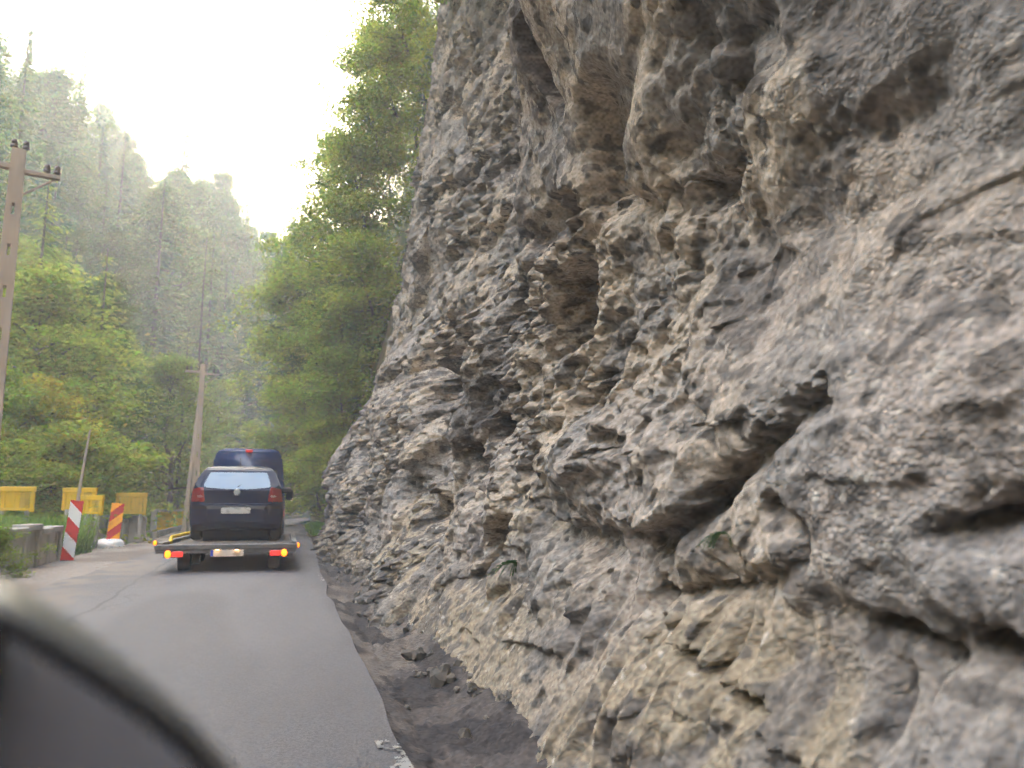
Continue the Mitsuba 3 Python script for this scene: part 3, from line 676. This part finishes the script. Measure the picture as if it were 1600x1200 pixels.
for y in (.95, 4.0): vb = vb - m3.Manifold.cylinder(3, .38, .38, 32, True).rotate([0, 90, 0]).translate([0, y, .36]) + m3.Manifold.cylinder(1.25, .39, .39, 24, True).rotate([0, 90, 0]).translate([0, y, .36])
groove = m3.Manifold.cube([.014, .03, 1.75]).translate([-.007, -.01, .62])
vg = lambda m: xf(m, VM)
add(vk + '__body', vg(tm(vb - groove)), 'm_blue', 32)
for sx in (-1, 1):
    q = [(sx * .08, 1.42), (sx * .74, 1.42), (sx * .70, 2.02), (sx * .08, 2.02)]
    add(vk + '__rear_window', vg(skin(vb, q, 'rear', [0, -.006, 0], .5)), 'm_carglass', 40)
    q = [(sx * .80, .86), (sx * .905, .86), (sx * .90, 1.20), (sx * .80, 1.20)]
    add(vk + '__tail_light', vg(skin(vb, q, 'rear', [0, -.02, 0], .5)), 'm_redlens', 40, None, (.035, .0016, .0008))
    mr = add(vk + '__wing_mirror', vg(cat(xf(box(-.10, .10, -.06, .06, -.15, .15, .03), place(sx * 1.03, 3.7, 1.45)), xf(box(-.08, .08, -.02, .02, -.02, .02), place(sx * .93, 3.72, 1.36)))), 'm_plastic', 40)
    for y in (.95, 4.0):
        ty, rm = wheel(.34, .21, sx * .80, y, .34, sx)
        w_ = add(vk + '__wheel', vg(rm), 'm_steel', 30); add(w_ + '__tyre', vg(ty), 'm_rubber', 30)
bl = add(vk + '__brake_light', vg(box(-.085, .085, .05, .17, 2.455, 2.52, .01)), 'm_redlens', 40, None, (.005, .0004, .0004))
labels[bl] = {'label': 'red high-mounted brake light at the roof edge'}
add(vk + '__bumper', vg(skin(vb, [(-.9, .34), (.9, .34), (.9, .58), (-.9, .58)], 'rear', [0, -.05, 0], .5)), 'm_plastic', 32)
rc = add(vk + '__roof', vg(tm((vb.translate([0, -.004, .008]) ^ m3.Manifold.cube([1.5, 2.6, .3]).translate([-.75, .0, 2.475])) - vb)), 'm_blue', 40)

# ------------------------------------------------------------------ roadside furniture, left
# concrete parapet with fluted panels
wk = thing('concrete_parapet', 'weathered concrete parapet with upright panels at the left edge of the road', 'parapet')
y = 11.0; i = 0
while y < 18.0:
    z1 = .78 + .03 * rng.normal() - .008 * (y - 11)
    x0 = -4.28 - .03 * (y - 13) + rng.normal() * .012
    add(wk + '__panel', box(x0 - .16, x0, y + .012, y + .72, -.1, z1 - .12, .015), 'm_concrete')
    add(wk + '__post', box(x0 - .18, x0 + .045, y + .735, y + .865, -.1, z1 - .115, .012), 'm_concrete')
    add(wk + '__coping', box(x0 - .20, x0 + .06, y + .004, y + .876, z1 - .11, z1, .015), 'm_concrete')
    y += .88; i += 1
lk = thing('low_wall', 'low pale concrete wall with a broken top behind the yellow and red panel', 'wall')
for j, (x0, w, z1) in enumerate([(-6.0, .62, .86), (-5.36, .55, .74), (-4.79, .48, .84)]):
    b = box(x0, x0 + w, 27.0 + .05 * j, 27.5, -.1, z1, .05); b = b.subdivide().subdivide()
    b.vertices += .035 * (nz(b.vertices * 5, 9)[:, None] - .5) * [1, 1, 1]
    add(lk + '__block', b, 'm_concrete', 30)
# yellow steel barriers standing on the river side
def barrier(x, y, rz, w, h, z, label, yel='m_yellow', slats=6):
    k = thing('yellow_barrier', label, 'barrier', None); M = place(x, y, z, rz)
    add(k + '__top_rail', xf(box(-w / 2, w / 2, -.05, .05, h - .13, h, .012), M), yel)
    sw = (w - .24) / slats
    for s_ in range(slats):
        x0 = -w / 2 + .12 + s_ * sw
        add(k + '__slat', xf(box(x0 + .003, x0 + sw - .003, -.026 + .010 * (s_ % 2), .012, .098, h - .132, .004), M), 'm_ochre' if yel == 'm_ochre' or s_ > slats - 3 else yel)
    add(k + '__bottom_rail', xf(box(-w / 2 + .1, w / 2 - .1, -.03, .03, .03, .095, .008), M), yel)
    for sx in (-1, 1):
        add(k + '__post', xf(box(sx * (w / 2 - .06) - .05, sx * (w / 2 - .06) + .05, -.045, .045, .0, h - .135, .01), M), yel)
        add(k + '__leg', xf(box(sx * (w / 2 - .16) - .05, sx * (w / 2 - .16) + .05, -.05, .05, -z - .2, .028, .01), M), 'm_concrete')
    return k
barrier(-6.46, 22, .10, .86, .62, .97, 'yellow barrier at the left edge of the picture')
barrier(-5.50, 24, -.25, .92, .62, 1.0, 'yellow barrier behind the red and white panel')
barrier(-4.95, 23, -.5, .66, .52, .88, 'smaller orange-yellow barrier set askew right of the red and white panel', 'm_yellow', 4)
barrier(-4.63, 26.5, .12, .88, .68, .86, 'ochre barrier behind the yellow and red panel', 'm_ochre')
# bridge railing running away behind the trailer
gk = thing('bridge_railing', 'yellow slatted bridge railing with pale top rail left of the trailer', 'railing')
ra, rb2 = np.array([-4.62, 31.0]), np.array([-5.3, 46.0]); dv = rb2 - ra; Lr = float(np.hypot(*dv)); rz = math.atan2(dv[1], dv[0])
def rl(s0, s1, t0, t1, z0, z1): return xf(box(s0, s1, t0, t1, z0, z1), place(ra[0], ra[1], 0, rz))
add(gk + '__top_rail', rl(0, Lr, -.09, .09, .93, 1.03), 'm_concrete')
add(gk + '__plinth', rl(0, Lr, -.12, .12, -.1, .24), 'm_concrete')
add(gk + '__end_post', rl(-.14, -.01, -.10, .10, -.1, .98), 'm_concrete')
for s_ in np.arange(.05, Lr - .2, .34): add(gk + '__slat', rl(s_, s_ + .25, -.03, .03, .245, .925), 'm_yellow')

# striped warning panels
def stripes(w, h, t, up, n, off):
    """bands of the two colours cut at 45 degrees or so from one board"""
    out = ([], []); board = sg.box(-w / 2, 0, w / 2, h); st_h = h / n
    for k in range(-3, n + 4):
        z0 = k * st_h + off; d = w * .95 * up
        p = sg.Polygon([(-w / 2, z0 - d / 2), (w / 2, z0 + d / 2), (w / 2, z0 + d / 2 + st_h), (-w / 2, z0 - d / 2 + st_h)]).intersection(board)
        if p.area > 1e-4:
            e = trimesh.creation.extrude_polygon(p, t, engine='earcut'); e.apply_transform(trimesh.transformations.rotation_matrix(math.pi / 2, [1, 0, 0]))
            out[k % 2].append(e)
    return out
def warn_panel(x, y, z, w, h, lean, rz, up, n, off, c0, c1, n0, n1, label):
    k = thing('warning_panel', label, 'warning panel')
    M = place(x, y, z, rz) @ trimesh.transformations.rotation_matrix(lean, [0, 1, 0])
    a, b = stripes(w, h, .018, up, n, off)
    for e in a: add(k + '__' + n0, xf(e, M), c0)
    for e in b: add(k + '__' + n1, xf(e, M), c1)
    return k, M
k1, M1 = warn_panel(-4.215, 17.8, .03, .235, 1.19, .085, .15, -1, 4, .16, 'm_white', 'm_red', 'white_stripe', 'red_stripe', 'red and white striped warning panel leaning at the left roadside')
add(k1 + '__post', xf(box(.02, .115, .03, .10, -.10, 1.12, .01), M1), 'm_plastic')
add(k1 + '__base', xf(box(-.16, .26, -.12, .32, -.05, .03, .02), place(-4.2, 17.8, 0)), 'm_rubber')
k2, M2 = warn_panel(-4.71, 24.6, .13, .33, 1.08, .07, .1, 1, 4, -.12, 'm_orange', 'm_red', 'yellow_stripe', 'red_stripe', 'yellow and red striped warning panel on a white foot')
add(k2 + '__post', xf(box(-.02, .05, .02, .07, -.1, 1.1, .01), M2), 'm_plastic')
fb_ = trimesh.creation.revolve([(0, .22), (.20, .21), (.28, .14), (.31, .0), (0, 0)], sections=20); fb_.apply_translation([-4.68, 24.5, 0.0])
add(k2 + '__foot', fb_, 'm_white', 35)
for lab, x0, y0, s_ in (('white lump of plaster-like rubble beside the yellow and red panel', -4.66, 23.2, .24), ('smaller pale stone left of the white lump of rubble', -4.92, 23.1, .14)):
    k = thing('rubble_block', lab, 'rubble'); b = trimesh.creation.icosphere(3, s_)
    b.vertices *= (1 + .5 * (nz(b.vertices * 7 + x0 * 9, 3)[:, None] - .5)) * [1.15, .9, .62]; b.vertices += [x0, y0, s_ * .4]
    scene[k] = mikit.ply(b, 'm_white', 30)

# concrete electricity poles
def pole(x, y, h, w0, w1, label, strut=None, holes=True):
    k = thing('electricity_pole', label, 'electricity pole')
    body = m3.Manifold.hull_points(np.array([[sx * w / 2, sy * w * .42, z] for z, w in ((-.4, w0), (h, w1)) for sx in (-1, 1) for sy in (-1, 1)]))
    if holes:
        z = 1.0
        while z < h - .9:
            w = w0 + (w1 - w0) * z / h
            body = body - m3.Manifold.cube([w * .22, 1, .20], True).translate([0, 0, z]); z += .70
    M = place(x, y, 0, .25)
    add(k + '__shaft', xf(tm(body), M), 'm_pole')
    if strut: add(k + '__strut', xf(tube([(0, 0, h - .5), strut], [w1 * .42, w0 * .5], 4), M), 'm_pole')
    arm = add(k + '__crossarm', xf(cat(box(-.62, -.02, -.06, .06, h - .36, h - .28, .008), box(w1 / 2 + .002, .62, -.05, .05, h - .40, h - .33, .008), tube([(.12, 0, h - .75), (.55, 0, h - .40)], .02, 5)), M), 'm_pole')
    for px, pz in ((-.08, h), (.09, h), (.42, h - .33), (.57, h - .33), (-.42, h - .28), (-.56, h - .28)):
        ins = trimesh.creation.revolve([(0, .17), (.04, .16), (.05, .12), (.03, .10), (.055, .08), (.06, .04), (.02, .02), (.015, 0), (0, 0)], sections=12); ins.apply_translation([px, 0, pz + .003])
        add(k + '__insulator', xf(ins, M), 'm_ceramic', 40)
pole(-4.56, 14, 6.95, .33, .20, 'tall concrete electricity pole at the left edge')
pole(-3.42, 32, 6.6, .26, .16, 'concrete electricity pole with a leaning strut left of the blue van', (-.26, .2, -.3))
dk = thing('dead_tree', 'thin bare grey trunk standing above the far electricity pole', 'dead tree')
scene[dk] = mikit.ply(cat(tube([(-6.4, 58, -1), (-6.45, 58, 8), (-6.5, 58, 16), (-6.45, 58, 20.5)], [.12, .09, .05, .02], 7), *[tube([(-6.47, 58, z), (-6.47 + math.cos(z * 3) * 1.1, 58 + math.sin(z * 3), z - .25)], [.03, .008], 4, False) for z in np.arange(9, 19.5, .8)]), 'm_bark', True)
sk = thing('sapling', 'thin grey sapling stem behind the red and white panel', 'sapling')
scene[sk] = mikit.ply(tube([(-4.75, 20.5, -.1), (-4.72, 20.5, 1.4), (-4.6, 20.5, 2.9)], [.05, .04, .02], 6), 'm_pole', True)

# ------------------------------------------------------------------ small plants
def blades(r, n, xr, yr_, zf, h, tint, w=.012):
    x = r.uniform(*xr, n); y = r.uniform(*yr_, n); z = zf(x, y); az = r.uniform(0, 6.28, n); hh = h * r.uniform(.5, 1.3, n)
    tip = np.stack([x + np.cos(az) * hh * .5, y + np.sin(az) * hh * .5, z + hh], 1); b = np.stack([x, y, z - .02], 1)
    s_ = np.stack([-np.sin(az), np.cos(az), 0 * az], 1) * w
    v = np.stack([b - s_, b + s_, tip], 1).reshape(-1, 3)
    c = np.array(tint) * (1 + .25 * r.normal(size=(n, 1))) * np.ones((1, 3))
    return (v, np.arange(3 * n).reshape(-1, 3)), np.repeat(np.clip(c, .01, .5), 3, 0)
gm, gc = blades(np.random.default_rng(5), 2600, (.98, 1.75), (32.5, 46), lambda x, y: 0 * x + .1 * (x - .9), .28, (.20, .34, .05), .03)
scene['roadside_grass'] = mikit.ply(gm, 'm_leaf', False, None, gc); labels['roadside_grass'] = {'kind': 'stuff', 'label': 'bright green grass at the foot of the rock where the road bends', 'category': 'grass'}
gm, gc = blades(np.random.default_rng(6), 2400, (-5.4, -4.45), (12.5, 21), lambda x, y: 0 * x + .05, .38, (.10, .16, .05), .014)
scene['weeds'] = mikit.ply(gm, 'm_leaf', False, None, gc); labels['weeds'] = {'kind': 'stuff', 'label': 'weeds growing along and behind the concrete parapet'}
gm, gc = blades(np.random.default_rng(8), 3200, (-7.2, -4.75), (19.2, 22.4), lambda x, y: 0 * x + .0, .78, (.18, .28, .06), .03)
scene['tall_grass'] = mikit.ply(gm, 'm_leaf', False, None, gc); labels['tall_grass'] = {'kind': 'stuff', 'label': 'tall light green grass below the yellow barriers'}
def tuft(lab, p, sz, n, tint, seed):
    k = thing('fern_tuft', lab, 'fern'); r = np.random.default_rng(seed)
    V, F, C = [], [], []
    for i in range(n):
        az = r.uniform(1.9, 4.4); L = sz * r.uniform(.6, 1.2)
        q = np.linspace(0, 1, 7)[:, None]
        mid = np.array(p) + np.array([math.cos(az), math.sin(az), .35]) * L * q + np.array([0, 0, -.75 * L]) * q ** 2
        sd = np.array([-math.sin(az), math.cos(az), 0]) * L * .02
        for j in range(6):
            V += [mid[j] - sd, mid[j] + sd, mid[j + 1] + sd, mid[j + 1] - sd]; C += [np.array(tint) * .8] * 4
        for j in range(1, 7):
            for s_ in (-1, 1):
                d = np.array([-math.sin(az), math.cos(az), -.2]) * s_ * L * .22 * (1.1 - q[j, 0])
                c_ = mid[j] + d * .5; a_ = d * .62; b_ = np.array([math.cos(az), math.sin(az), .1]) * L * .05
                V += [c_ - a_, c_ + b_, c_ + a_, c_ - b_]; C += [np.array(tint) * r.uniform(.6, 1.4)] * 4
    scene[k] = mikit.ply((np.array(V), np.arange(len(V)).reshape(-1, 4)), 'm_leaf', False, None, np.array(C))
tuft('small green fern in the crack of the rock low on the right', (1.36, 2.27, .97), .09, 16, (.06, .10, .04), 3)
tuft('dark green fern growing in the hollow at the foot of the rock', (1.38, 4.75, .72), .16, 20, (.045, .08, .035), 4)
tuft('tiny fern at the bottom right of the rock', (1.30, 2.0, .16), .06, 12, (.06, .09, .04), 6)

# ------------------------------------------------------------------ the photographer's own car: only its wing mirror is in view
ok = thing('car', "photographer's own dark car, only its grey wing mirror in view at the lower left", 'car')
hatchback(ok, place(-1.17, -2.55, 0), 'm_dark_paint')
yM = .45
inner = np.array([(-0.1312, 0.9905), (-0.1071, 0.9745), (-0.0814, 0.9552), (-0.0546, 0.9323), (-0.0404, 0.9166), (-0.0116, 0.8806), (0.0056, 0.8459), (0.0037, 0.8153), (-0.0267, 0.8036),
                  (-0.0913, 0.8164), (-0.154, 0.8481), (-0.1967, 0.8906), (-0.2162, 0.9392), (-0.2065, 0.9797), (-0.1801, 0.9982), (-0.1545, 1.0003)])
from scipy.interpolate import CubicSpline
cs = CubicSpline(np.linspace(0, 1, len(inner) + 1), np.vstack([inner, inner[:1]]), bc_type='periodic')
lp = cs(np.linspace(0, 1, 97)[:-1])
def off(l, d):
    p = sg.Polygon(l).buffer(d)
    q = np.array(p.exterior.coords)[:-1]; c = l.mean(0)
    # one point per direction of the loop, so that rings match up
    t = np.roll(l, -1, 0) - np.roll(l, 1, 0); n = np.stack([t[:, 1], -t[:, 0]], 1); n /= np.linalg.norm(n, axis=1, keepdims=True)
    if np.mean(((l - c) * n).sum(1)) < 0: n = -n
    return l + n * d
def ring3(l, y, dx=0, dz=0, sc=1): c = l.mean(0); q = c + (l - c) * sc; return np.column_stack([q[:, 0] + dx, y + .10 * (q[:, 0] + .10) - .10 * (q[:, 1] - .90), q[:, 1] + dz])
def loft(rings, cap=True):
    n = len(rings[0]); v = np.vstack(rings); f = []
    for a in range(len(rings) - 1):
        for i in range(n):
            j = (i + 1) % n; f += [(a * n + i, a * n + j, (a + 1) * n + j), (a * n + i, (a + 1) * n + j, (a + 1) * n + i)]
    if cap:
        v = np.vstack([v, rings[-1].mean(0)]); f += [((len(rings) - 1) * n + i, (len(rings) - 1) * n + (i + 1) % n, len(v) - 1) for i in range(n)]
    return trimesh.Trimesh(v, np.array(f), process=False)
hp = ok + '__wing_mirror'
add(hp, loft([ring3(off(lp, .0095), yM + .004), ring3(off(lp, .0125), yM + .012), ring3(off(lp, .0125), yM + .03, -.015, .011), ring3(off(lp, .009), yM + .055, -.033, .023), ring3(off(lp, .002), yM + .085, -.056, .039, .97),
              ring3(lp, yM + .11, -.066, .038, .86), ring3(lp, yM + .13, -.070, .034, .66), ring3(lp, yM + .14, -.072, .03, .35)]), 'm_housing', True)
labels[hp] = {'label': 'dark grey wing mirror housing'}
add(hp + '__rim', loft([ring3(lp, yM + .008), ring3(lp, yM + .003), ring3(off(lp, .0025), yM), ring3(off(lp, .0085), yM), ring3(off(lp, .0094), yM + .004)], False), 'm_plastic', True)
gl = loft([ring3(lp, yM + .006), ring3(lp, yM + .006, 0, 0, .5)])
add(hp + '__glass', (gl.vertices, gl.faces), 'm_mirror', False)
add(hp + '__arm', tube([(-.36, .50, .89), (-.29, .50, .87), (-.215, .49, .875)], [.05, .04, .035], 12), 'm_plastic', True)
mat('m_housing', (.09, .093, .088), .32, .5)
